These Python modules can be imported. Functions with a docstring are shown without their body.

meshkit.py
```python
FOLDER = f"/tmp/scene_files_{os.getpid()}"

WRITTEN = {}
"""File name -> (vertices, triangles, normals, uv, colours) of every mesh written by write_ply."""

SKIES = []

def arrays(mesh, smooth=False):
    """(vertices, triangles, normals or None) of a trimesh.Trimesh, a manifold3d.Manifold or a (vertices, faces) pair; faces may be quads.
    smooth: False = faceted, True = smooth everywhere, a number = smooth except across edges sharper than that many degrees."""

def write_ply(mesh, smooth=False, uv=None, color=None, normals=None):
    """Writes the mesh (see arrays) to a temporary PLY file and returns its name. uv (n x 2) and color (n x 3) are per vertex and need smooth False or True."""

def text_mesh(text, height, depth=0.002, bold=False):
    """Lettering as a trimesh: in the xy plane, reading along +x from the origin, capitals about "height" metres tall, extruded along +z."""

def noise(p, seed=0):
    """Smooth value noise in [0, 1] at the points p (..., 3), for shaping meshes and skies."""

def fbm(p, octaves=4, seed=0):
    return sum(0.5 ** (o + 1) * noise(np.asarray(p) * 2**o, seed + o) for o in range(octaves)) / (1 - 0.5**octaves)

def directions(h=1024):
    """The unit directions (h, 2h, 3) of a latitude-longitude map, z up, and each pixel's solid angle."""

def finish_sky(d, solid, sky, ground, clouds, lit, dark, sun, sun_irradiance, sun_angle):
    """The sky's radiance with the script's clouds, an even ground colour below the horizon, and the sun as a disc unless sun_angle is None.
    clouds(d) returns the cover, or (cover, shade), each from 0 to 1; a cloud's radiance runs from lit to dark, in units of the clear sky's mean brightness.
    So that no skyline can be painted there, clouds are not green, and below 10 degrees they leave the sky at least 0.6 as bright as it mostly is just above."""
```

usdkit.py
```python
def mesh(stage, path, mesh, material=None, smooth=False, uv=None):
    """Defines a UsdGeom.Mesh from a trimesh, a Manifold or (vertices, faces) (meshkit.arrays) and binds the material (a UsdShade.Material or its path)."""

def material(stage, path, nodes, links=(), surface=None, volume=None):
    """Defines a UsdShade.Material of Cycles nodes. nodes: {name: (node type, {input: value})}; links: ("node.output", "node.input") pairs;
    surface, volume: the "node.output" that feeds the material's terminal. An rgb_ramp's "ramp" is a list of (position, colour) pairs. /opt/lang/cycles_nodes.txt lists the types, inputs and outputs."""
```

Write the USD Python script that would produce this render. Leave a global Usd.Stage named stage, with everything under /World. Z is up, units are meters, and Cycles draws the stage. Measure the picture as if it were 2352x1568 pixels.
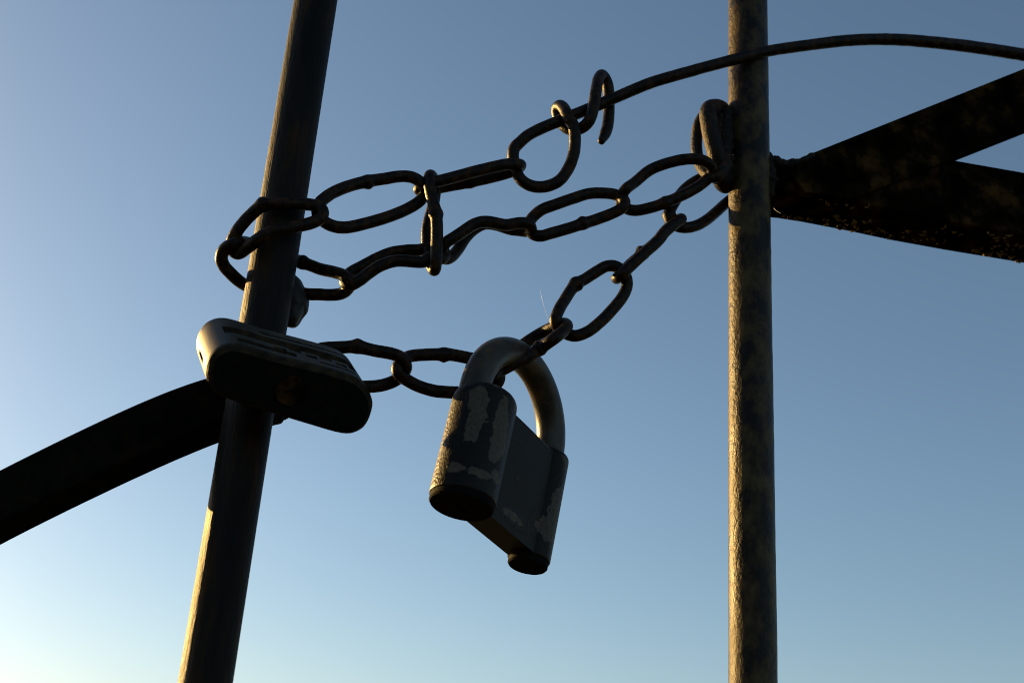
import math, random
import numpy as np, trimesh, manifold3d, shapely.geometry as sg
from shapely.geometry.polygon import orient
import usdkit, meshkit
from pxr import Usd, UsdGeom, UsdLux, UsdShade, Gf, Sdf, Vt

stage = Usd.Stage.CreateInMemory()
UsdGeom.SetStageUpAxis(stage, UsdGeom.Tokens.z); UsdGeom.SetStageMetersPerUnit(stage, 1.0)
UsdGeom.Xform.Define(stage, '/World'); stage.SetDefaultPrim(stage.GetPrimAtPath('/World'))
random.seed(7); RNG = np.random.default_rng(7)

# ------------------------------------------------------------------ camera
FPX = 2800.0                                   # focal length in units of a 2352 wide picture
PITCH, ROLL = math.atan(FPX / 6655.0), math.radians(4.28)
EYE = np.array([0.0, 0.0, 1.0])
FWD = np.array([0, math.cos(PITCH), math.sin(PITCH)])
R0, U0 = np.array([1.0, 0, 0]), np.array([0, -math.sin(PITCH), math.cos(PITCH)])
RGT = math.cos(ROLL) * R0 + math.sin(ROLL) * U0
UPV = -math.sin(ROLL) * R0 + math.cos(ROLL) * U0
cam = UsdGeom.Camera.Define(stage, '/World/camera')
M = Gf.Matrix4d(*RGT, 0, *UPV, 0, *(-FWD), 0, *EYE, 1)
cam.AddTransformOp().Set(M)
cam.CreateHorizontalApertureAttr(22.2); cam.CreateVerticalApertureAttr(22.2 * 682 / 1024)
cam.CreateFocalLengthAttr(22.2 * FPX / 2352)
cam.CreateFStopAttr(9.0); cam.CreateFocusDistanceAttr(0.565)
cam.CreateClippingRangeAttr(Gf.Vec2f(0.01, 5000))
cam.CreateExposureAttr(1.45)

# ------------------------------------------------------------------ sky and sun
SUN_AZ, SUN_EL = math.radians(-54), math.radians(13)      # azimuth from +Y towards +X
SKY = usdkit.material(stage, '/World/Looks/sky_material', {
    "s": ("sky_texture", {"sky_type": "single_scattering", "sun_disc": False, "sun_elevation": SUN_EL, "sun_rotation": SUN_AZ,
                          "altitude": 100.0, "air_density": 0.95, "aerosol_density": 0.9, "ozone_density": 2.0}),
    "b": ("background_shader", {"strength": 0.05}),
    "h": ("hsv", {"hue": 0.493, "saturation": 0.97})}, [("s.color", "h.color"), ("h.color", "b.color")], surface="b.background")
dome = UsdLux.DomeLight.Define(stage, '/World/sky')
UsdShade.MaterialBindingAPI.Apply(dome.GetPrim()).Bind(SKY)
dome.GetPrim().SetCustomDataByKey('kind', 'structure')
S = np.array([math.sin(SUN_AZ) * math.cos(SUN_EL), math.cos(SUN_AZ) * math.cos(SUN_EL), math.sin(SUN_EL)])
sun = UsdLux.DistantLight.Define(stage, '/World/sun')
sun.CreateIntensityAttr(1.25); sun.CreateAngleAttr(0.5); sun.CreateNormalizeAttr(True); sun.CreateColorAttr(Gf.Vec3f(1.0, 0.61, 0.19))
sx = np.cross([0, 0, 1.0], S); sx /= np.linalg.norm(sx); sy = np.cross(S, sx)
sun.AddTransformOp().Set(Gf.Matrix4d(*sx, 0, *sy, 0, *S, 0, 0, 0, 10, 1))

# ------------------------------------------------------------------ helpers
def ray(u, v):
    return FWD + (u - 1176) / FPX * RGT - (v - 784) / FPX * UPV
def at(u, v, d):
    return EYE + d * ray(u, v)
def camvec(x, y, z):                           # right, up, away from the camera
    return x * RGT + y * UPV + z * FWD
unit = lambda a: np.asarray(a, float) / np.linalg.norm(a)
NAMES = {}
def numbered(parent, name):
    k = NAMES.get((parent, name), -1) + 1; NAMES[(parent, name)] = k
    return f'{parent}/{name}' + (f'_{k:03d}' if k else '')
BASE = {}
def thing(name, label, cat, base, kind=None):
    p = numbered('/World', name)
    x = UsdGeom.Xform.Define(stage, p); x.AddTranslateOp().Set(Gf.Vec3d(*map(float, base)))
    pr = x.GetPrim(); pr.SetCustomDataByKey('label', label); pr.SetCustomDataByKey('category', cat)
    if kind: pr.SetCustomDataByKey('kind', kind)
    BASE[p] = np.asarray(base, float)
    return p
def obj(parent, name, mesh, mat, smooth=30, label=None, kind=None, wear=None):
    """one Mesh prim; mesh vertices in world metres"""
    p = numbered(parent, name)
    b = BASE.get(parent, np.zeros(3)); BASE[p] = b
    v, f, n = meshkit.arrays(mesh, smooth)
    m = usdkit.mesh(stage, p, (v - b, f), mat)
    if n is not None:
        m.CreateNormalsAttr(Vt.Vec3fArray.FromNumpy(n.astype(np.float32))); m.SetNormalsInterpolation('vertex')
    if wear is not None:
        w = np.asarray(wear(v), np.float32)
        UsdGeom.PrimvarsAPI(m).CreatePrimvar('wear', Sdf.ValueTypeNames.FloatArray, 'vertex').Set(Vt.FloatArray.FromNumpy(w))
    if label: m.GetPrim().SetCustomDataByKey('label', label)
    if kind: m.GetPrim().SetCustomDataByKey('kind', kind)
    return p
def spline(pts, closed, n):
    """centripetal-like Catmull-Rom, resampled evenly"""
    P = np.asarray(pts, float); k = len(P)
    Q = np.vstack([P[-1], P, P[0], P[1]]) if closed else np.vstack([2 * P[0] - P[1], P, 2 * P[-1] - P[-2]])
    out = []
    for i in range(k if closed else k - 1):
        p0, p1, p2, p3 = Q[i], Q[i + 1], Q[i + 2], Q[i + 3]
        d0, d1, d2 = [max(np.linalg.norm(b - a), 1e-9) ** 0.5 for a, b in ((p0, p1), (p1, p2), (p2, p3))]
        m1 = (p1 - p0) / d0 - (p2 - p0) / (d0 + d1) + (p2 - p1) / d1
        m2 = (p2 - p1) / d1 - (p3 - p1) / (d1 + d2) + (p3 - p2) / d2
        m1 *= d1; m2 *= d1
        t = np.linspace(0, 1, 24, endpoint=False)[:, None]
        out.append((2 * t**3 - 3 * t**2 + 1) * p1 + (t**3 - 2 * t**2 + t) * m1 + (-2 * t**3 + 3 * t**2) * p2 + (t**3 - t**2) * m2)
    out = np.vstack(out + ([P[:1]] if closed else [P[-1:]]))
    s = np.r_[0, np.cumsum(np.linalg.norm(np.diff(out, axis=0), axis=1))]
    q = np.linspace(0, s[-1], n + 1 if closed else n)
    r = np.stack([np.interp(q, s, out[:, j]) for j in range(3)], 1)
    if closed: r = r[:-1]
    for _ in range(3):                          # light smoothing
        if closed: r = 0.5 * r + 0.25 * (np.roll(r, 1, 0) + np.roll(r, -1, 0))
        else: r[1:-1] = 0.5 * r[1:-1] + 0.25 * (r[2:] + r[:-2])
    return r
def tube(C, rad, closed, sides=24, offs=None, cap_round=True, jitter=0.03, seed=0):
    """swept round bar along centres C with radii rad; offs: offsets of each ring's centre"""
    n = len(C); rad = np.broadcast_to(np.asarray(rad, float), (n,)).copy()
    T = np.roll(C, -1, 0) - np.roll(C, 1, 0) if closed else np.gradient(C, axis=0)
    T /= np.linalg.norm(T, axis=1, keepdims=True)
    N = np.zeros_like(C); a = np.cross(T[0], FWD)
    N[0] = unit(a if np.linalg.norm(a) > 0.1 else np.cross(T[0], UPV))
    for i in range(1, n):
        v = N[i - 1] - T[i] * (N[i - 1] @ T[i]); N[i] = unit(v)
    if closed:
        v = unit(N[-1] - T[0] * (N[-1] @ T[0])); ang = math.atan2(np.cross(v, N[0]) @ T[0], v @ N[0])
        for i in range(n):
            b = np.cross(T[i], N[i]); t = ang * i / n; N[i] = math.cos(t) * N[i] + math.sin(t) * b
    B = np.cross(T, N)
    ph = np.linspace(0, 2 * np.pi, sides, endpoint=False)
    if offs is not None: C = C + offs
    V = C[:, None] + rad[:, None, None] * (np.cos(ph)[None, :, None] * N[:, None] + np.sin(ph)[None, :, None] * B[:, None])
    d = V - C[:, None]
    k = 1 + jitter * (meshkit.fbm(V * 260, 3, seed) - 0.5) * 2
    V = C[:, None] + d * k[..., None]
    V = V.reshape(-1, 3); F = []
    idx = np.arange(n * sides).reshape(n, sides)
    A = idx if closed else idx[:-1]; Bx = np.roll(idx, -1, 0) if closed else idx[1:]
    q = np.stack([A, np.roll(A, -1, 1), np.roll(Bx, -1, 1), Bx], -1).reshape(-1, 4)
    F = np.vstack([q[:, [0, 1, 2]], q[:, [0, 2, 3]]])
    if not closed:
        for e, sgn in ((0, -1), (n - 1, 1)):
            r = rad[e]; prev = idx[e]
            for h, kx in ((0.5, 0.86), (0.85, 0.5)):
                ring = C[e] + kx * (V[idx[e]] - C[e]) + sgn * T[e] * r * h * 0.6
                i0 = len(V); V = np.vstack([V, ring]); cur = np.arange(i0, i0 + sides)
                qq = np.stack([prev, np.roll(prev, -1), np.roll(cur, -1), cur], -1)
                if sgn < 0: qq = qq[:, ::-1]
                F = np.vstack([F, qq[:, [0, 1, 2]], qq[:, [0, 2, 3]]]); prev = cur
            V = np.vstack([V, C[e] + sgn * T[e] * r * 0.6]); c = len(V) - 1
            t3 = np.stack([prev, np.roll(prev, -1), np.full(sides, c)], -1)
            if sgn < 0: t3 = t3[:, ::-1]
            F = np.vstack([F, t3])
    return trimesh.Trimesh(V, F, process=False)
def mani(tm):
    return manifold3d.Manifold(manifold3d.Mesh(np.asarray(tm.vertices, np.float32), np.asarray(tm.faces, np.uint32)))
def frame_mesh(man, O, X, Y, Z):
    """a Manifold given in metres in the frame (O; X, Y, Z) -> world trimesh"""
    m = man.to_mesh(); v = np.asarray(m.vert_properties)[:, :3]
    V = O + v[:, :1] * X + v[:, 1:2] * Y + v[:, 2:] * Z
    f = np.asarray(m.tri_verts)
    if np.dot(np.cross(X, Y), Z) < 0: f = f[:, ::-1]
    return trimesh.Trimesh(V, f, process=False)
def rounded_prism(poly, h, r, steps=4):
    """extrudes a shapely polygon along z from 0 to h with rounded edges of radius r (layers of inset polygons hulled slab by slab)"""
    cs = manifold3d.CrossSection([np.asarray(orient(poly).exterior.coords)[:-1]])
    parts = []
    a = np.linspace(0, math.pi / 2, steps + 1)
    zs = [r * (1 - math.sin(t)) for t in a[::-1]]; ins = [r * (1 - math.cos(t)) for t in a[::-1]]
    # bottom quarter: inset goes r -> 0 while z goes 0 -> r
    for i in range(steps):
        z0, z1 = r * (1 - math.cos(a[i])), r * (1 - math.cos(a[i + 1]))
        i1 = r * (1 - math.sin(a[i + 1])); 
        c = cs.offset(-i1, manifold3d.JoinType.Round, 2.0, 64) if i1 > 1e-7 else cs
        parts.append(c.extrude(z1 - z0 + 1e-6).translate((0, 0, z0)))
        parts.append(c.extrude(z1 - z0 + 1e-6).translate((0, 0, h - z1)))
    parts.append(cs.extrude(h - 2 * r + 2e-6).translate((0, 0, r - 1e-6)))
    return manifold3d.Manifold.batch_boolean(parts, manifold3d.OpType.Add)

# ------------------------------------------------------------------ materials
def metal(name, cols, rough, metallic=0.0, scale=300.0, bump=0.0004, bscale=900.0, spec=0.5, stretch=(1, 1, 1), rough2=None, pos=(0.35, 0.5, 0.62), detail=6.0):
    c0, c1, c2 = cols
    nodes = {"tc": ("texture_coordinate", {}), "mp": ("mapping", {"scale": stretch}),
             "n": ("noise_texture", {"scale": scale, "detail": detail, "roughness": 0.62}),
             "r": ("rgb_ramp", {"ramp": [(pos[0], c0), (pos[1], c1), (pos[2], c2)]}),
             "n2": ("noise_texture", {"scale": bscale, "detail": 5.0, "roughness": 0.6}),
             "b": ("bump", {"strength": 1.0, "distance": bump}),
             "rr": ("map_range", {"from_min": 0.3, "from_max": 0.7, "to_min": rough, "to_max": rough2 or rough + 0.2}),
             "p": ("principled_bsdf", {"metallic": metallic, "specular_ior_level": spec})}
    return usdkit.material(stage, '/World/Looks/' + name, nodes, [
        ("tc.object", "mp.vector"), ("mp.vector", "n.vector"), ("mp.vector", "n2.vector"), ("n.fac", "r.fac"), ("r.color", "p.base_color"),
        ("n2.fac", "b.height"), ("b.normal", "p.normal"), ("n.fac", "rr.value"), ("rr.result", "p.roughness")], surface="p.BSDF")
CHAIN = metal('weathered_chain_steel', [(.0022, .0012, .0006), (.0048, .0024, .0009), (.024, .0095, .0022)], .26, 0.0, 300, .00022, 1400, spec=.10, rough2=.5, pos=(.36, .5, .64), detail=8.0)
WIRE = metal('brown_wire_steel', [(.0018, .0010, .0005), (.0040, .0020, .0008), (.022, .009, .0022)], .25, 0.0, 260, .0002, 1500, spec=.11, rough2=.5, pos=(.36, .5, .64), detail=8.0)
GALV = metal('grey_tube_steel', [(.0022, .0021, .0020), (.0062, .0046, .0032), (.026, .0115, .004)], .42, 0.0, 110, .0007, 900, stretch=(1, 1, .16), rough2=.6, spec=.075, pos=(.40, .52, .68), detail=9.0)
PAINT = metal('flaked_ochre_paint', [(.0030, .0018, .0008), (.016, .0095, .0025), (.040, .028, .009)], .30, 0.0, 95, .0005, 600, stretch=(1, 1, .7), rough2=.5, pos=(.44, .50, .62), spec=.13, detail=10.0)
EYE_RUST = metal('dark_rusted_bar', [(.0022, .0014, .001), (.005, .003, .0016), (.022, .010, .003)], .36, 0.0, 240, .0006, 900, spec=.13, rough2=.6)
BEAM = metal('rusted_beam_paint', [(.0020, .0014, .001), (.005, .0035, .002), (.040, .020, .006)], .7, 0.0, 55, .0005, 600, spec=.0, pos=(.42, .52, .68), detail=9.0)
BAR = metal('black_bar_paint', [(.003, .0028, .0025), (.005, .0045, .004), (.009, .006, .004)], .8, 0.0, 120, .0003, 500, spec=.0)
WELD = metal('weld_bead_steel', [(.003, .0025, .002), (.006, .005, .004), (.012, .008, .005)], .6, 0.0, 300, .0006, 700, spec=.12)
FLAKE = metal('dry_paint_flake', [(.05, .033, .012), (.105, .072, .028), (.19, .135, .056)], .7, 0.0, 500, .0003, 1500, spec=.3)
SHACKLE = metal('brassy_shackle_steel', [(.007, .006, .004), (.016, .012, .007), (.032, .019, .006)], .28, 0.0, 90, .00008, 1300, rough2=.42, spec=.28)
CAST = metal('grey_cast_lock', [(.006, .0048, .003), (.011, .0088, .0055), (.024, .017, .008)], .40, 0.0, 200, .00012, 1300, rough2=.55, spec=.22)
LOCKFACE = metal('black_lock_face', [(.002, .002, .002), (.003, .003, .003), (.006, .004, .003)], .6, 0.0, 200, .0002, 900, spec=.02)
RUBBER = metal('dark_creased_vinyl', [(.003, .003, .003), (.005, .0045, .004), (.008, .006, .004)], .45, 0.0, 120, .0004, 260, spec=.25)
SILK = usdkit.material(stage, '/World/Looks/spider_silk', {"p": ("principled_bsdf", {"base_color": (.8, .8, .8), "roughness": .3})}, surface="p.BSDF")
SOIL = usdkit.material(stage, '/World/Looks/dark_grass', {
    "tc": ("texture_coordinate", {}), "n": ("noise_texture", {"scale": 3.0, "detail": 8.0, "roughness": .7}),
    "r": ("rgb_ramp", {"ramp": [(.35, (.010, .012, .005)), (.6, (.02, .024, .009)), (.75, (.03, .024, .012))]}),
    "p": ("principled_bsdf", {"roughness": .95})}, [("tc.object", "n.vector"), ("n.fac", "r.fac"), ("r.color", "p.base_color")], surface="p.BSDF")
# flaked enamel of the hanging padlock: blue-black paint with an orange-peel skin, bare grey metal where "wear" is high
ENAMEL = usdkit.material(stage, '/World/Looks/flaked_padlock_enamel', {
    "a": ("attribute", {"attribute": "wear"}), "tc": ("texture_coordinate", {}),
    "n": ("noise_texture", {"scale": 300.0, "detail": 8.0, "roughness": .62}),
    "s": ("math", {"math_type": "multiply_add", "value2": 1.5, "value3": -.75}),
    "ad": ("math", {"math_type": "add"}),
    "mr": ("map_range", {"from_min": .485, "from_max": .51, "clamp": True}),
    "n3": ("noise_texture", {"scale": 700.0, "detail": 4.0}),
    "bare": ("rgb_ramp", {"ramp": [(.3, (.030, .025, .018)), (.7, (.054, .044, .032))]}),
    "mx": ("mix_color", {"a": (.0042, .0034, .0026)}),
    "v": ("noise_texture", {"scale": 620.0, "detail": 2.0, "roughness": .5}),
    "inv": ("math", {"math_type": "subtract", "value1": 1.0}),
    "wk": ("math", {"math_type": "multiply", "value2": 10.0, "use_clamp": True}), "vk": ("math", {"math_type": "multiply"}),
    "h": ("math", {"math_type": "multiply_add", "value2": .6}),
    "b": ("bump", {"strength": 1.0, "distance": .0006}),
    "ro": ("mix_float", {"a": .40, "b": .5}),
    "p": ("principled_bsdf", {"specular_ior_level": .11})}, [
    ("tc.object", "n.vector"), ("tc.object", "n3.vector"), ("tc.object", "v.vector"), ("n.fac", "s.value1"), ("s.value", "ad.value1"), ("a.fac", "ad.value2"),
    ("ad.value", "mr.value"), ("n3.fac", "bare.fac"), ("mr.result", "mx.fac"), ("bare.color", "mx.b"), ("mx.result", "p.base_color"),
    ("mr.result", "inv.value2"), ("a.fac", "wk.value1"), ("v.fac", "vk.value1"), ("wk.value", "vk.value2"), ("vk.value", "h.value1"), ("inv.value", "h.value3"), ("h.value", "b.height"), ("b.normal", "p.normal"),
    ("mr.result", "ro.fac"), ("ro.result", "p.roughness")], surface="p.BSDF")

# ------------------------------------------------------------------ ground
g = np.array([[-400, -400, 0], [400, -400, 0], [400, 400, 0], [-400, 400, 0.0]])
N = 60
gx = np.sign(np.linspace(-1, 1, N)) * np.abs(np.linspace(-1, 1, N)) ** 3 * 600
X, Y = np.meshgrid(gx, gx); Z = -0.05 * meshkit.fbm(np.stack([X * .3, Y * .3, 0 * X], -1), 3)
idx = np.arange(N * N).reshape(N, N)
q = np.stack([idx[:-1, :-1], idx[:-1, 1:], idx[1:, 1:], idx[1:, :-1]], -1).reshape(-1, 4)
usdkit.mesh(stage, '/World/ground', (np.stack([X, Y, Z], -1).reshape(-1, 3), q), SOIL, smooth=True).GetPrim().SetCustomDataByKey('kind', 'structure')

# ------------------------------------------------------------------ the two vertical posts and the plane they span
PL = at(598.5, 784, .541); PR = at(1723.5, 784, .597)          # a point on each axis
RP = 0.01065
nrm = unit(np.cross(PR[:2].tolist() + [0] - np.r_[PL[:2], 0], [0, 0, 1.0]))
if nrm @ FWD < 0: nrm = -nrm
def plane_d(u, v):
    r = ray(u, v); return ((PL - EYE) @ nrm) / (r @ nrm)
def pt(u, v, dz=0.0):
    """a point seen at (u, v), dz millimetres behind (+) or before (-) the plane of the posts"""
    return at(u, v, plane_d(u, v) + dz * .001)
def post_mesh(P, ztop, seed, rough):
    zs = np.r_[np.linspace(-.1, .9, 40), np.linspace(.91, 1.75, 700), np.linspace(1.76, ztop, 40)]
    C = np.stack([np.full_like(zs, P[0]), np.full_like(zs, P[1]), zs], 1)
    ph = np.linspace(0, 2 * np.pi, 72, endpoint=False)
    V = C[:, None] + RP * np.stack([np.cos(ph), np.sin(ph), 0 * ph], -1)[None]
    k = (meshkit.fbm(V * np.array([420, 420, 160]), 4, seed) - .5) * rough + (meshkit.fbm(V * np.array([60, 60, 20]), 2, seed + 5) - .5) * rough * .8
    V = V + (V - C[:, None]) / RP * k[..., None]
    i = np.arange(V.shape[0] * 72).reshape(-1, 72)
    q = np.stack([i[:-1], np.roll(i[:-1], -1, 1), np.roll(i[1:], -1, 1), i[1:]], -1).reshape(-1, 4)
    V = V.reshape(-1, 3); F = np.vstack([q[:, [0, 1, 2]], q[:, [0, 2, 3]]])
    V = np.vstack([V, C[-1]]); c = len(V) - 1; top = i[-1]
    F = np.vstack([F, np.stack([top, np.roll(top, -1), np.full(72, c)], -1)])
    return trimesh.Trimesh(V, F, process=False)

def zoomer(x0, y0, s):
    return lambda x, y: ((x0 + x / s) * 2352 / 4096, (y0 + y / s) * 2352 / 4096)
z1 = zoomer(840, 740, 3.92); z2 = zoomer(1200, 640, 3.92); z3 = zoomer(1100, 940, 3.92); z4 = zoomer(2000, 230, 3.92)
z5 = zoomer(1700, 640, 3.137); z6 = zoomer(2100, 720, 3.92); z7 = zoomer(2600, 380, 2.6133); z8 = zoomer(2150, 980, 3.7333)
z9 = zoomer(1200, 1260, 3.92); z10 = zoomer(1780, 1260, 3.92); zr2 = zoomer(1600, 200, 1.568); zr6 = zoomer(2700, 0, 1.4255)
# left leaf
left = thing('gate_leaf', 'smooth dark grey steel gate tube with a curved black bar, holding the squat lock', 'gate', (PL[0], PL[1], 0))
obj(left, 'post', post_mesh(PL, 2.3, 3, .00007), GALV, True)
# curved square bar welded behind the left post: front face and underside both seen
zb = zoomer(0, 1300, 1.0958)
top = [(-500, 920), (-250, 765), (0, 628), (150, 556), (300, 485), (500, 385), (650, 322), (780, 268), (900, 230), (1010, 203), (1120, 185), (1230, 180)]
bot = [(-500, 1270), (-250, 1112), (0, 978), (150, 905), (300, 830), (500, 735), (700, 645), (840, 580), (940, 540), (1030, 500), (1120, 465), (1240, 415)]
DEPTH = .034
def bar_section(poly_top, poly_bot, d_off, depth, thick_frac, jig=0.0):
    T = spline([np.r_[zb(*p), 0] for p in poly_top], False, 90)[:, :2]; Bt = spline([np.r_[zb(*p), 0] for p in poly_bot], False, 90)[:, :2]
    for q_ in (T, Bt):                          # an even bend, without the wobble of the sampled outline
        x_ = (q_[:, 0] - 300) / 400; q_[:, 1] = np.polyval(np.polyfit(x_, q_[:, 1], 4), x_)
    rows = []
    for k, (t, b) in enumerate(zip(T, Bt)):
        f = t + (b - t) * thick_frac
        if jig: f = f + np.array([0, meshkit.fbm(np.array([k * .9, .3, 1.7]), 3) * jig - jig / 2])
        a0 = pt(t[0], t[1], d_off); a1 = pt(f[0], f[1], d_off)
        back = np.array([nrm[0], nrm[1], 0]) * depth
        a2 = a1 + back; a3 = a0 + back
        c = (a0 + a1 + a2 + a3) / 4
        ring = []
        for p, q_, r_ in ((a0, a3, a1), (a1, a0, a2), (a2, a1, a3), (a3, a2, a0)):
            e = .0016
            ring += [p + unit(q_ - p) * e, p + unit(unit(q_ - p) + unit(r_ - p)) * e * .42, p + unit(r_ - p) * e]
        rows.append(ring)
    V = np.array(rows); n, m = V.shape[:2]
    i = np.arange(n * m).reshape(n, m)
    q = np.stack([i[:-1], np.roll(i[:-1], -1, 1), np.roll(i[1:], -1, 1), i[1:]], -1).reshape(-1, 4)
    F = np.vstack([q[:, [0, 1, 2]], q[:, [0, 2, 3]]]); V = V.reshape(-1, 3)
    for e, ring in ((0, i[0][::-1]), (1, i[-1])):
        V = np.vstack([V, V[ring].mean(0)]); F = np.vstack([F, np.stack([ring, np.roll(ring, -1), np.full(m, len(V) - 1)], -1)])
    tm = trimesh.Trimesh(V, F, process=False); trimesh.repair.fix_normals(tm)
    return tm
obj(left, 'curved_bar', bar_section(top, bot, 11.5, DEPTH, .66, 0.8), BAR, 40)
# weld lumps where the bar meets the tube
def lump(c, r, seed, amp=.35, sub=3, scl=(1, 1, 1)):
    s = trimesh.creation.icosphere(subdivisions=sub, radius=1.0); v = s.vertices
    k = 1 + amp * (meshkit.fbm(v * 1.6 + seed * 3.1, 3, seed) - .5) * 2
    return trimesh.Trimesh(c + v * k[:, None] * r * np.asarray(scl), s.faces, process=False)
def lumps(spec, seed):
    return trimesh.util.concatenate([lump(pt(u, v, dz), r * .001 * 1.15, seed + k, .16) for k, (u, v, dz, r) in enumerate(spec)])
obj(left, 'weld_bead', lumps([(629, 966, 14, 1.6), (638, 958, 15, 2.6), (648, 950, 16, 2.8), (622, 958, 13, 2.6)], 11), WELD, True)
obj(left, 'weld_bead', lumps([(545, 880, 6, 2.4), (541, 905, 6, 2.6), (536, 930, 6, 2.4), (530, 955, 6, 2.6), (524, 985, 6, 2.5)], 21), WELD, True)

# right leaf
right = thing('gate_leaf', 'upright gate post of flaking ochre paint with two rusty bars welded on its right', 'gate', (PR[0], PR[1], 0))
obj(right, 'post', post_mesh(PR, 2.4, 9, .00032), PAINT, True)
GN = np.array([nrm[0], nrm[1], 0])
def slab(poly_uv, dz, depth, r=0.0):
    """a plate whose front face is the polygon seen at (u, v), parallel to the posts' plane, reaching "depth" backwards, edges bevelled"""
    P = np.array([pt(u, v, dz) for u, v in poly_uv])
    # frame in the plane
    ex = unit(np.cross([0, 0, 1.0], nrm)); ez = np.array([0, 0, 1.0]); O = P[0]
    loc = np.stack([(P - O) @ ex, (P - O) @ ez], 1)
    yy = ((P - O) @ nrm).mean()
    pg = sg.Polygon(loc)
    if not pg.exterior.is_ccw: loc = loc[::-1]; pg = sg.Polygon(loc)
    m = rounded_prism(pg, depth, r, 3) if r else manifold3d.CrossSection([loc]).extrude(depth)
    return frame_mesh(m, O + nrm * yy, ex, ez, nrm)
beam_poly = [(1773, 364), (1800, 366), (1826, 371), (1850, 362), (1925, 329), (2187, 367), (2352, 396), (2700, 455), (2700, 598), (2352, 538), (2240, 519), (2112, 495), (2012, 473), (1896, 450), (1840, 441), (1796, 437), (1783, 432)]
obj(right, 'lower_bar', slab(beam_poly, -6.0, .030, .0018), BEAM, 40)
diag_poly = [(1846, 358), (1850, 357), (2352, 158), (2700, 21), (2700, 166), (2352, 302), (2186, 367), (2080, 408), (1960, 455), (1850, 440), (1820, 400)]
obj(right, 'diagonal_bar', slab(diag_poly, -11.5, .0053, .001), BEAM, 40)
def bead(path, r, seed):
    C = spline([pt(*p) for p in path], False, 46)
    rr = r * .001 * (1 + .55 * (meshkit.fbm(C * 330, 3, seed) - .5) * 2)
    return tube(C, rr, False, 20, jitter=.22, seed=seed)
obj(right, 'weld_bead', bead([(1762, 358, -1), (1768, 374, -3), (1768, 395, -4), (1768, 420, -4), (1769, 446, -2)], 3.0, 31), WELD, True)
obj(right, 'weld_bead', bead([(1766, 362, -2), (1778, 369, -4), (1792, 374, -5), (1812, 377, -5), (1830, 375, -7)], 2.2, 37), WELD, True)
obj(right, 'weld_bead', bead([(1826, 376, -8), (1840, 370, -9), (1852, 364, -9.5), (1866, 358, -9.5)], 1.7, 43), WELD, True)
obj(right, 'weld_bead', bead([(z7(810, 170)[0], z7(810, 170)[1], 0), (*z7(800, 330), -3), (*z7(800, 560), -4), (*z7(806, 760), -3), (*z7(815, 900), 0)], 3.6, 57), WELD, True)
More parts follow.
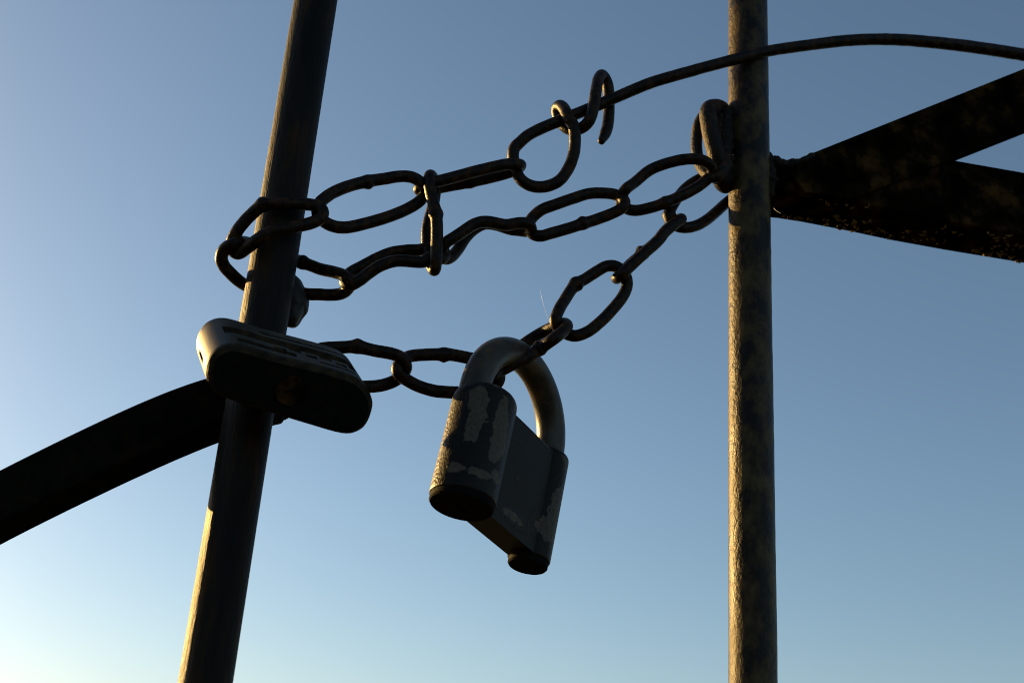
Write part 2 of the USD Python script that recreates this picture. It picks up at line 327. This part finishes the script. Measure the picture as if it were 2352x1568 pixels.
# curls of dry paint hanging from the underside of the lower bar
flk = []
for k in range(300):
    t = RNG.random() ** .9; w = RNG.random()
    u = 1815 + t * 620; vb = 446 + (u - 1896) * .1935
    if meshkit.fbm(np.array([u * .02, w * 3, 2.2]), 2, 5) < .47: continue
    P = pt(u, vb, -6.0) + GN * (.002 + .0265 * w) + np.array([0, 0, -.0006 - .0010 * RNG.random()])
    n = 5; L = .0016 + .0052 * RNG.random() ** 2.5; th = RNG.random() * 6.28
    d = np.array([math.cos(th), math.sin(th) * .8, -.25 + .5 * RNG.random()]); up = np.array([0, 0, 1.0]); sd = unit(np.cross(d, up))
    V, F = [], []
    for a in range(n):
        s = a / (n - 1) - .5
        c = P + d * L * s - up * (.0012 * (1 - 4 * s * s) * (RNG.random() * .6 + .4))
        wd = (.0004 + .0010 * RNG.random()) * (1 - 1.4 * abs(s))
        V += [c - sd * wd, c + sd * wd + up * RNG.normal() * .0004, c + sd * wd + up * .0006, c - sd * wd + up * .0006]
    for a in range(n - 1):
        for j in range(4):
            p, q_ = a * 4 + j, a * 4 + (j + 1) % 4
            F += [[p, q_, q_ + 4], [p, q_ + 4, p + 4]]
    flk.append(trimesh.Trimesh(np.array(V), np.array(F), process=False))
obj(right, 'paint_flakes', trimesh.util.concatenate(flk), FLAKE, False, kind='stuff')

# where the hanging padlock's shackle passes through the chain
L1, L2 = at(1092, 884, .533), at(1261, 1046, .5755)      # tops of the two shackle legs
W = unit(L2 - L1); SW = np.linalg.norm(L2 - L1)
A = camvec(-.235, -.81, -.60); A = unit(A - (A @ W) * W); NF = unit(np.cross(A, W))
if NF @ FWD > 0: NF = -NF                                 # towards the camera
PHI = math.radians(88); PX = (L1 + L2) / 2 + SW / 2 * (-math.cos(PHI) * W - math.sin(PHI) * A)
d_ = (PX - EYE) @ FWD; u_, v_ = 1176 + FPX * ((PX - EYE) @ RGT) / d_, 784 - FPX * ((PX - EYE) @ UPV) / d_
PZ = (d_ - plane_d(u_, v_)) * 1000; PF, PB = PZ - 10.8, PZ + 10.8
# ------------------------------------------------------------------ chain
chain = thing('chain', 'weathered steel chain of oval links strung between the two gate posts', 'chain', pt(1180, 600, 0))
LINKS = 0
def link(zpts, weld=None, r=.00287, wr=.0013, name='link', label=None, parent=None, mat=None, n=170):
    """zpts: (view, x, y, depth offset in mm) along the closed centre line; weld: index into zpts (may be fractional) of the butt weld"""
    global LINKS; LINKS += 1
    P = np.array([pt(*z(x, y), dz) for z, x, y, dz in zpts])
    C = spline(P, True, n); rad = np.full(n, r); offs = np.zeros((n, 3))
    if weld is not None:
        i = int(weld); fr = weld - i
        w = P[i % len(P)] * (1 - fr) + P[(i + 1) % len(P)] * fr
        k = np.argmin(np.linalg.norm(C - w, axis=1))
        s = np.minimum(np.abs(np.arange(n) - k), n - np.abs(np.arange(n) - k)) * np.linalg.norm(C[1] - C[0])
        gl = np.exp(-(s / .0019) ** 2); rad = rad + wr * .55 * gl
        rnd = np.random.default_rng(LINKS); dr = unit(camvec(rnd.normal() * .6, rnd.choice([-1, 1]), rnd.normal() * .5))
        offs = gl[:, None] * dr * wr * .3
    return obj(parent or chain, name, tube(C, rad, True, 24, offs, jitter=.035, seed=LINKS), mat or CHAIN, True, label)
# A: edge-on link held by the wire loop
link([(zr2, 118, 872, -3), (zr2, 165, 843, -6.5), (zr2, 300, 808, -7), (zr2, 500, 754, -7), (zr2, 680, 716, -6.5), (zr2, 745, 716, -4), (zr2, 757, 727, 0),
      (zr2, 735, 748, 4), (zr2, 640, 782, 6), (zr2, 440, 828, 6), (zr2, 260, 862, 6), (zr2, 160, 885, 3)], weld=9)
# B: link hanging on end between the upper and the lower run
link([(z2, 2035, 250, -9), (z2, 2030, 400, -10.5), (z2, 2062, 560, -11), (z2, 2105, 730, -11), (z2, 2140, 900, -11), (z2, 2148, 1150, -11), (z2, 2140, 1420, -10.5), (z5, 138, 1250, -10),
      (z5, 122, 1380, -7), (z5, 85, 1330, -1.5), (z2, 2010, 1450, 4), (z2, 1990, 1250, 6), (z2, 2000, 1050, 6.5), (z2, 2050, 850, 7), (z2, 2100, 650, 7), (z2, 2120, 450, 5), (z2, 2085, 290, -1)], weld=3.6)
# C: broad oval between A and the link round the left post
link([(z2, 300, 690, -14), (z2, 480, 535, -13), (z2, 760, 412, -11), (z2, 1050, 338, -9), (z2, 1300, 298, -8), (z2, 1620, 255, -8), (z2, 1790, 283, -8), (z2, 1910, 370, -7), (z2, 1965, 480, -5),
      (z2, 1890, 630, -2), (z2, 1720, 748, -2), (z2, 1400, 885, -4), (z2, 1000, 1002, -6), (z2, 690, 1060, -8), (z2, 500, 1030, -9), (z2, 370, 960, -10), (z2, 275, 840, -13)], weld=3)
# F: twisted link lying across the front of the left post
link([(z1, 1600, 312, -17), (z1, 1300, 296, -18), (z1, 1050, 298, -18), (z1, 840, 312, -16), (z1, 640, 470, -12), (z1, 440, 700, -9), (z1, 350, 880, -6), (z1, 345, 1000, -5), (z1, 430, 1075, -7),
      (z1, 560, 1000, -12), (z1, 760, 850, -18), (z1, 960, 730, -19.5), (z1, 1300, 660, -19), (z1, 1600, 590, -18), (z1, 1735, 520, -18), (z1, 1772, 440, -18), (z1, 1725, 355, -17)], weld=3)
# G: link that turns round the left side of the post to its back
link([(z1, 520, 895, -2), (z1, 400, 915, -11), (z1, 250, 985, -9), (z1, 178, 1120, -6), (z1, 215, 1260, -2), (z1, 330, 1390, 2), (z1, 450, 1500, 7), (z1, 620, 1590, 14), (z1, 850, 1590, 16), (z1, 1080, 1480, 17),
      (z1, 1180, 1350, 17), (z1, 1120, 1200, 17), (z1, 920, 1060, 17), (z1, 700, 950, 11)])
# H: link coming out behind the left post
link([(z3, 300, 400, 15), (z3, 420, 432, 14), (z3, 560, 478, 12), (z3, 700, 530, 10), (z3, 950, 588, 5), (z3, 1080, 635, 2), (z3, 1150, 710, 1), (z3, 1165, 800, 4), (z3, 1100, 885, 9),
      (z3, 1000, 928, 12), (z3, 850, 938, 13), (z3, 700, 930, 14), (z3, 520, 926, 15), (z3, 300, 880, 19), (z3, 120, 790, 19), (z3, 80, 650, 18), (z3, 150, 480, 17)], weld=1.0)
# D: bent link
link([(z3, 1170, 600, 9), (z3, 1350, 500, 9), (z3, 1600, 368, 9), (z3, 1830, 275, 9), (z3, 2080, 240, 8), (z3, 2300, 228, 6), (z5, 140, 1060, 3), (z5, 225, 1125, 1), (z5, 245, 1205, -2), (z5, 190, 1240, -4),
      (z5, 80, 1215, -5), (z3, 2330, 420, -4), (z3, 2120, 412, -3), (z3, 1900, 405, -2), (z3, 1660, 478, -1), (z3, 1480, 590, 0), (z3, 1310, 720, 1), (z3, 1180, 788, 3), (z3, 1112, 765, 5), (z3, 1112, 680, 8)])
# E: strongly bent link
link([(z5, 250, 1050, -6), (z5, 360, 975, -7), (z5, 480, 895, -7), (z5, 620, 805, -7), (z5, 745, 772, -7), (z5, 860, 785, -7), (z5, 1010, 815, -7), (z5, 1180, 790, -7), (z5, 1290, 800, -6), (z5, 1335, 865, -2),
      (z5, 1290, 895, 3), (z5, 1180, 885, 6), (z5, 1050, 865, 7), (z5, 900, 815, 7), (z5, 760, 800, 7), (z5, 620, 865, 7), (z5, 500, 985, 7), (z5, 420, 1110, 6), (z5, 330, 1215, 3), (z5, 255, 1240, 1), (z5, 205, 1170, -3)])
# I: open oval
link([(z6, 105, 605, 3), (z6, 260, 468, 1), (z6, 450, 395, 0), (z6, 750, 290, 0), (z6, 1000, 215, 0), (z6, 1200, 205, 0), (z6, 1400, 225, 0), (z6, 1520, 280, -2), (z6, 1570, 360, -4), (z6, 1530, 435, -4),
      (z6, 1400, 510, -2), (z6, 1150, 608, 0), (z6, 900, 690, 0), (z6, 600, 782, 0), (z6, 400, 838, 0), (z6, 240, 880, 0), (z6, 120, 850, 1), (z6, 60, 720, 3)], weld=12)
# J: oval reaching the ring on the right post
link([(z6, 1720, 40, -4), (z6, 1570, 155, -5), (z6, 1505, 290, 0), (z6, 1520, 390, 4), (z6, 1610, 460, 3), (z6, 1750, 478, 2), (z6, 2000, 425, -1), (z7, 150, 1130, -4), (z7, 280, 1075, -5), (z7, 450, 990, -6),
      (z7, 560, 915, -7), (z7, 650, 820, -10), (z7, 640, 745, -14), (z7, 560, 688, -16), (z7, 430, 668, -15), (z7, 200, 708, -10), (z7, 0, 785, -6)], weld=7.1)
# M: oval passing behind the right post
link([(z7, 900, 1040, 17), (z7, 800, 1125, 16), (z7, 700, 1215, 12), (z7, 600, 1300, 8), (z7, 500, 1358, 5), (z7, 400, 1385, 3), (z7, 300, 1378, 2), (z7, 215, 1320, 2), (z7, 205, 1230, 2), (z7, 265, 1110, 3),
      (z7, 350, 1000, 4), (z7, 440, 925, 5), (z7, 570, 855, 7), (z7, 720, 830, 12), (z7, 850, 860, 17), (z7, 910, 940, 18)], weld=7.6)
# N: straight edge-on link
link([(z7, 318, 1305, -6), (z7, 270, 1335, -8), (z7, 150, 1440, -9), (z6, 2100, 940, -9), (z6, 1850, 1165, -9), (z6, 1640, 1360, -8), (z8, 1260, 440, -7), (z8, 1195, 490, -3), (z8, 1190, 490, 2), (z8, 1260, 420, 5),
      (z6, 1640, 1330, 6), (z6, 1850, 1150, 6), (z6, 2100, 925, 6), (z7, 150, 1430, 6), (z7, 270, 1325, 5), (z7, 322, 1295, -1)], weld=11, wr=.002)
# O: open oval
link([(z8, 268, 1150, -3), (z8, 305, 1000, -2), (z8, 410, 815, 0), (z8, 560, 600, 0), (z8, 720, 500, 0), (z8, 900, 385, 0), (z8, 1030, 315, 0), (z8, 1150, 312, 0), (z8, 1260, 380, -1), (z8, 1328, 490, -1),
      (z8, 1335, 610, 0), (z8, 1280, 755, 0), (z8, 1120, 960, 0), (z8, 900, 1180, 0), (z8, 720, 1308, 0), (z8, 560, 1356, 1), (z8, 430, 1322, 2), (z8, 320, 1250, 0)], weld=3.1, wr=.0017)
# P: link through the padlock's shackle
link([(z10, 1915, 165, -5), (z10, 1870, 235, -10), (z10, 1700, 375, -14), (z10, 1480, 530, PF), (z10, 1300, 650, PF), (z10, 1080, 760, PF), (z10, 850, 880, PF + 2), (z10, 720, 930, -8), (z10, 660, 905, -1), (z10, 690, 830, 5),
      (z10, 850, 720, PB), (z10, 1080, 570, PB), (z10, 1300, 410, PB), (z10, 1530, 268, PB), (z10, 1720, 175, 7), (z10, 1850, 130, 2)], weld=3.0, wr=.0016)
# Q: oval behind the padlock's near shackle leg
link([(z9, 1525, 850, -4), (z9, 1580, 730, -2), (z9, 1730, 645, 2), (z9, 1950, 622, 2), (z9, 2270, 612, 2), (z10, 60, 615, 2), (z10, 320, 660, 2), (z10, 540, 715, 2), (z10, 720, 790, 1), (z10, 830, 890, 0), (z10, 852, 990, 0),
      (z10, 800, 1090, 1), (z10, 690, 1160, 2), (z10, 500, 1205, 2), (z10, 200, 1212, 2), (z9, 2352, 1208, 2), (z9, 2100, 1185, 2), (z9, 1850, 1110, 2), (z9, 1650, 1000, 0), (z9, 1560, 940, -3)], weld=4)
# R: oval that ends inside the squat lock
link([(z9, 250, 560, 0), (z9, 400, 518, -2), (z9, 600, 508, -3), (z9, 890, 498, -4), (z9, 1200, 562, -5), (z9, 1450, 608, -6), (z9, 1590, 670, -6), (z9, 1660, 790, -4), (z9, 1620, 910, 2), (z9, 1500, 1020, 5),
      (z9, 1300, 1095, 5), (z9, 1050, 1122, 4), (z9, 800, 1110, 3), (z9, 500, 1020, 2), (z9, 280, 880, 0), (z9, 180, 720, 0)], weld=3)

# K: rusty ring link slung on the eye of the right post
link([(z7, 590, 190, 8), (z7, 512, 300, 8), (z7, 488, 450, 8), (z7, 490, 600, 5), (z7, 530, 740, 0), (z7, 600, 830, -6), (z7, 690, 862, -11), (z7, 765, 795, -12), (z7, 790, 690, -8), (z7, 785, 520, -4), (z7, 760, 340, -2), (z7, 710, 200, 1), (z7, 645, 165, 5)],
     r=.0030, label='rust-brown end link hung on the eye', mat=EYE_RUST)
# the welded eye (a thick bent bar) belongs to the right leaf
link([(z7, 612, 170, -7), (z7, 622, 300, -9), (z7, 650, 450, -9), (z7, 690, 600, -8), (z7, 722, 760, -4), (z7, 752, 900, 0), (z7, 790, 935, 4), (z7, 830, 880, 7), (z7, 835, 700, 7), (z7, 820, 450, 6), (z7, 790, 270, 5), (z7, 750, 165, 3), (z7, 675, 135, -2)],
     r=.0047, name='eye', parent=right, mat=EYE_RUST)
# ------------------------------------------------------------------ bent wire
wp = [(zr6, 2700, 520, -14), (zr6, 2350, 395, -15), (zr6, 1990, 315, -16), (zr6, 1650, 263, -16), (zr6, 1420, 238, -16), (zr6, 1230, 226, -16), (zr6, 1000, 231, -16), (zr6, 850, 247, -16), (zr6, 520, 295, -16), (zr6, 300, 350, -15.5), (zr6, 0, 432, -13),
      (z4, 2352, 405, -10), (z4, 1950, 570, -7), (z4, 1650, 700, -5), (z4, 1300, 845, -4), (z4, 1050, 945, -4), (z4, 890, 1012, -4), (z4, 700, 1090, -3), (z4, 450, 1215, -2), (z4, 310, 1335, -1), (zr2, 714, 620, 0), (zr2, 711, 690, 1), (zr2, 725, 755, 1),
      (zr2, 760, 815, 0), (zr2, 815, 850, 0), (zr2, 890, 860, -1), (zr2, 985, 830, -3), (zr2, 1050, 755, -5), (zr2, 1088, 660, -8), (zr2, 1098, 560, -10), (zr2, 1083, 460, -11), (z4, 1085, 985, -11), (z4, 1040, 870, -9), (z4, 985, 780, -5),
      (z4, 925, 755, -1), (z4, 890, 800, 2), (z4, 905, 900, 3), (z4, 950, 1010, 2.5), (z4, 1030, 1100, 1), (z4, 1150, 1135, -2), (z4, 1280, 1110, -6), (z4, 1390, 1010, -10), (z4, 1450, 850, -11.5), (z4, 1480, 690, -12), (z4, 1510, 500, -11), (z4, 1545, 340, -7),
      (z4, 1600, 275, -3), (z4, 1660, 350, 0), (z4, 1700, 500, 1.5), (z4, 1708, 700, 2), (z4, 1705, 900, 1), (z4, 1685, 1080, 0), (z4, 1640, 1220, -1), (z4, 1585, 1320, -2)]
P = np.array([pt(*z(x, y), dz) for z, x, y, dz in wp])
C = spline(P, False, 620); n = len(C)
rad = .0038 - .0008 * np.clip(np.arange(n) / 250, 0, 1); e = np.arange(n)[::-1]; rad *= np.clip(.62 + .38 * (e / 7.0), 0, 1)
wire = thing('bent_wire', 'long thick wire arching past the ochre post, its end coiled into a loop', 'wire', pt(1200, 380, 0))
obj(wire, 'wire_rod', tube(C, rad, False, 24, jitter=.05, seed=77), WIRE, True)

# ------------------------------------------------------------------ hanging padlock
H = .0545
pad = thing('padlock', 'twin-barrel padlock with chipped dark enamel hanging from the chain by its shackle', 'padlock', (L1 + L2) / 2)
def barrel(cx, cy, r, top_r, h, z0):
    prof = [(0, z0)]
    for t in np.linspace(0, math.pi / 2, 7): prof.append((r - top_r + top_r * math.sin(t), z0 + top_r - top_r * math.cos(t)))
    for t in np.linspace(0, math.pi / 2, 4): prof.append((r - .0012 + .0012 * math.cos(t), z0 + h - .0012 + .0012 * math.sin(t)))
    prof.append((0, z0 + h))
    return manifold3d.CrossSection([np.array(prof)[:, ::1]]).revolve(96).translate((cx, cy, 0))
c1 = (.0047, .0037); r1 = .0143; c2 = (SW - .0012, .0008); r2 = .0098
b1 = barrel(c1[0], c1[1], r1, .0058, H - .0024, .0024); b2 = barrel(c2[0], c2[1], r2, .0030, H, .0)
web = manifold3d.Manifold.cube((c2[0] - c1[0], .0140, H - .0035)).translate((c1[0], -.0062, .0030))
body = (b1 + b2 + web).refine_to_length(.0009)
bm = frame_mesh(body, L1, W, NF, A)
inv = np.stack([W, NF, A])
def wear(v):
    q = (v - L1) @ inv.T; x, y, z = q[:, 0] * 1000, q[:, 1] * 1000, q[:, 2] * 1000
    th = np.degrees(np.arctan2(y - c1[1] * 1000, x - c1[0] * 1000)) % 360      # round the near barrel, about 140 = towards the viewer
    w = np.where(np.hypot(x - c1[0] * 1000, y - c1[1] * 1000) < r1 * 1000 + .3, .10, .012)
    def blot(a, b, ra, rb, amp=.80):
        return amp * np.exp(-((a / ra) ** 2 + (b / rb) ** 2) ** 1.5)
    on1 = (np.hypot(x - c1[0] * 1000, y - c1[1] * 1000) < r1 * 1000 + .2)
    # two long bare patches, one below the leg, bare rims at head and foot
    for (t0, zz, rt, rz) in ((154, 12, 17, 6), (148, 20, 19, 8), (152, 29, 13, 7), (106, 14, 11, 7), (101, 23, 19, 9), (97, 31, 19, 7), (104, 36, 10, 4), (168, 46.5, 17, 2.6), (122, 46.8, 22, 2.4), (88, 44.5, 16, 2.8), (168, 1.2, 15, 2.2), (128, 2.5, 12, 3.2), (70, 6, 14, 5),
                             (85, 2, 20, 2.2), (226, 47, 14, 2), (222, 2, 12, 2)):
        w = np.where(on1, w + blot(th - t0, z - zz, rt, rz), w)
    for (x0, zz, rx, rz) in ((SW * 1000 + 2, 4, 7, 6), (SW * 1000 + 1, 29, 8, 14), (SW * 1000 - 4, 41, 9, 6), (36, 46.5, 11, 2.6), (30, 13, .9, 1.1), (33, 29, .8, 1.1), (44, 3.2, 14, .6)):
        w = np.where(~on1, w + blot(x - x0, z - zz, rx, rz), w)
    return np.clip(w, 0, 1.0)
obj(pad, 'body', bm, ENAMEL, 28, wear=wear)
arch = [L1 + A * .012, L1 + A * .004, L1]
R_ = SW / 2
for t in np.linspace(0.12, math.pi - .12, 15):
    arch.append((L1 + L2) / 2 - W * R_ * math.cos(t) - A * R_ * 1.0 * math.sin(t))
arch += [L2, L2 + A * .004, L2 + A * .012]
obj(pad, 'shackle', tube(spline(arch, False, 150), .0069, False, 40, jitter=.008, seed=5), SHACKLE, True)
# key plug in the foot of the near barrel
def cap(r, h):
    prof = [(0, 0), (r, 0), (r, h - .0010), (r - .0006, h - .0002), (r - .0012, h), (0, h)]
    return manifold3d.CrossSection([np.array(prof)]).revolve(80)
lower = cap(r1 - .0006, .0034) - manifold3d.Manifold.cube((.0075, .0015, .004), True).translate((.001, 0, .0036))
obj(pad, 'key_plug', frame_mesh(lower, L1 + W * c1[0] + NF * c1[1] + A * (H - .0004), W, NF, A), LOCKFACE, 30)
obj(pad, 'end_cap', frame_mesh(cap(r2 - .0007, .0034), L1 + W * c2[0] + NF * c2[1] + A * (H - .0004), W, NF, A), LOCKFACE, 30)

# ------------------------------------------------------------------ squat lock at the left post
zf = zoomer(700, 1100, 2.24)
face = [(300, 880), (312, 810), (340, 750), (380, 700), (430, 668), (490, 650), (560, 650), (700, 685), (900, 745), (1100, 795), (1300, 845), (1500, 900), (1600, 935), (1670, 980), (1720, 1040), (1760, 1120), (1768, 1175),
        (1752, 1250), (1722, 1325), (1685, 1375), (1640, 1402), (1595, 1420), (1550, 1425), (1450, 1408), (1200, 1335), (1000, 1275), (800, 1212), (600, 1150), (470, 1105), (400, 1078), (355, 1040), (325, 1000), (306, 940)]
DF = .487
E = unit(camvec(-.40, .40, 1.0)); Lx = camvec(.955, -.27, 0); Lx = unit(Lx - (Lx @ E) * E); Ty = unit(np.cross(E, Lx))
if Ty @ UPV < 0: Ty = -Ty
O = at(*zf(1030, 1035), DF)
nE = E
def face_pt(x, y):
    r = ray(*zf(x, y)); t = ((O - EYE) @ nE) / (r @ nE); p = EYE + t * r - O
    return p @ Lx, p @ Ty
loc = spline([np.r_[face_pt(*p), 0] for p in face], True, 200)[:, :2]
pg = sg.Polygon(loc)
if not pg.exterior.is_ccw: pg = sg.Polygon(loc[::-1])
HB = .035
lock = thing('padlock', 'squat lozenge-shaped padlock in front of the left gate tube, key face down', 'padlock', O)
pg = pg.buffer(.0010)
bodyp = rounded_prism(pg.buffer(-.0002), HB, .0042, 6)
# grooves round the side: rings cut 1.2 mm deep, left out where the casting is plain
def ring(z0, z1, depth, l0, l1, zig=None):
    outer = pg.buffer(.004); inner = pg.buffer(-depth)
    d = outer.difference(inner).intersection(sg.box(l0, -.002, l1, .05))
    out = []
    for gp in getattr(d, 'geoms', [d]):
        if gp.is_empty: continue
        out.append(manifold3d.CrossSection([np.asarray(orient(gp).exterior.coords)[:-1]]).extrude(z1 - z0).translate((0, 0, z0)))
    return manifold3d.Manifold.batch_boolean(out, manifold3d.OpType.Add)
x0, x1 = loc[:, 0].min(), loc[:, 0].max()
cuts = [ring(.0060, .0102, .0026, x0 + .010, x1 - .034), ring(.0060, .0080, .0018, x1 - .024, x1 - .003), ring(.0150, .0222, .0028, x0 + .006, x1 - .006), ring(.0250, .0268, .0018, x0 + .022, x1 - .004)]
for k in range(6):                            # the wavy band: slots that step up and down between the two long grooves
    a = x0 + .026 + k * .0066
    cuts.append(ring(.0098 + (k % 2) * .0020, .0128 + (k % 2) * .0026, .0022, a, a + .0052))
end_slot = manifold3d.Manifold.cube((.006, .0026, .012), True).translate((x0 + .0012, .0035, .017))
bodyp = bodyp - manifold3d.Manifold.batch_boolean(cuts, manifold3d.OpType.Add) - end_slot
obj(lock, 'body', frame_mesh(bodyp, O, Lx, Ty, E), CAST, 32)
fp = rounded_prism(pg.buffer(-.0026), .0016, .0006, 2)
obj(lock, 'key_face', frame_mesh(fp, O - E * .0008, Lx, Ty, E), LOCKFACE, 30, label='flat black key face')
kx, ky = face_pt(1040, 1025)
kp = manifold3d.Manifold.cylinder(.0012, .0064, .0064, 64) - manifold3d.Manifold.cube((.0060, .0015, .004), True).rotate((0, 0, 20))
obj(lock, 'key_plug', frame_mesh(kp, O + Lx * kx + Ty * ky - E * .0013, Lx, Ty, E), BEAM, 30)
sh = []
sc = O + E * (HB - .004) + Lx * .012 + Ty * .003
for t in np.linspace(0, math.pi, 13): sh.append(sc + Lx * .0085 * -math.cos(t) + E * (.004 + .0085 * math.sin(t)))
obj(lock, 'shackle', tube(spline([sc - Lx * .0085] + sh + [sc + Lx * .0085], False, 70), .0036, False, 20, jitter=.01), SHACKLE, True)

# ------------------------------------------------------------------ dark creased bundle behind the left tube
zl = zoomer(1020, 1040, 5.2267)
outl = [(700, 120), (830, 195), (900, 290), (1005, 460), (1030, 530), (1085, 605), (1125, 700), (1140, 830), (1135, 900), (1105, 1110), (1040, 1200), (990, 1270), (930, 1370), (860, 1440), (790, 1465), (690, 1450), (560, 1440), (470, 1250), (480, 900), (540, 500), (620, 250)]
cxy = np.array([760, 850.0])
oc = np.array([[*zl(*p)] for p in outl]); cc = np.array(zl(*cxy))
NS = 96; lo = spline(np.c_[oc, np.zeros(len(oc))], True, NS)[:, :2]
rows = []; DZ = 18.5
for k in range(25):
    t = -math.pi / 2 + math.pi * k / 24
    s, dz = math.cos(t) ** .75, DZ + 10.5 * math.sin(t)
    rows.append([pt(*(cc + (o - cc) * s * .998), dz) for o in lo])
V = np.array(rows); c3 = pt(*cc, DZ)
fold = meshkit.fbm(V * np.array([70, 70, 45]) + 3, 3, 4)
crease = np.abs(fold - .5) * 2
V = V + (V - c3) * (-.16 * (1 - crease[..., None]) ** 6)
i = np.arange(25 * NS).reshape(25, NS)
q = np.stack([i[:-1], np.roll(i[:-1], -1, 1), np.roll(i[1:], -1, 1), i[1:]], -1).reshape(-1, 4)
tm = trimesh.Trimesh(V.reshape(-1, 3), np.vstack([q[:, [0, 1, 2]], q[:, [0, 2, 3]]]), process=False); trimesh.repair.fix_normals(tm)
bundle = thing('wrapped_bundle', 'dark creased lump half hidden behind the left gate tube', 'bundle', c3)
obj(bundle, 'wrapping', tm, RUBBER, True)

# ------------------------------------------------------------------ spider threads
def thread(pts, r, label):
    t = thing('spider_thread', label, 'spider thread', pt(*pts[0]))
    obj(t, 'strand', tube(spline([pt(*p) for p in pts], False, 40), r, False, 6, jitter=0), SILK, True)
thread([(1240, 664, -1), (1244, 682, -2), (1250, 705, -2), (1258, 731, -2)], .00004, 'short fine spider thread in the air left of the open oval link')
thread([(1772, 462, 16), (1775, 474, 15), (1783, 484, 13), (1793, 490, 11)], .00009, 'curved spider thread under the end of the lower bar by the ochre post')
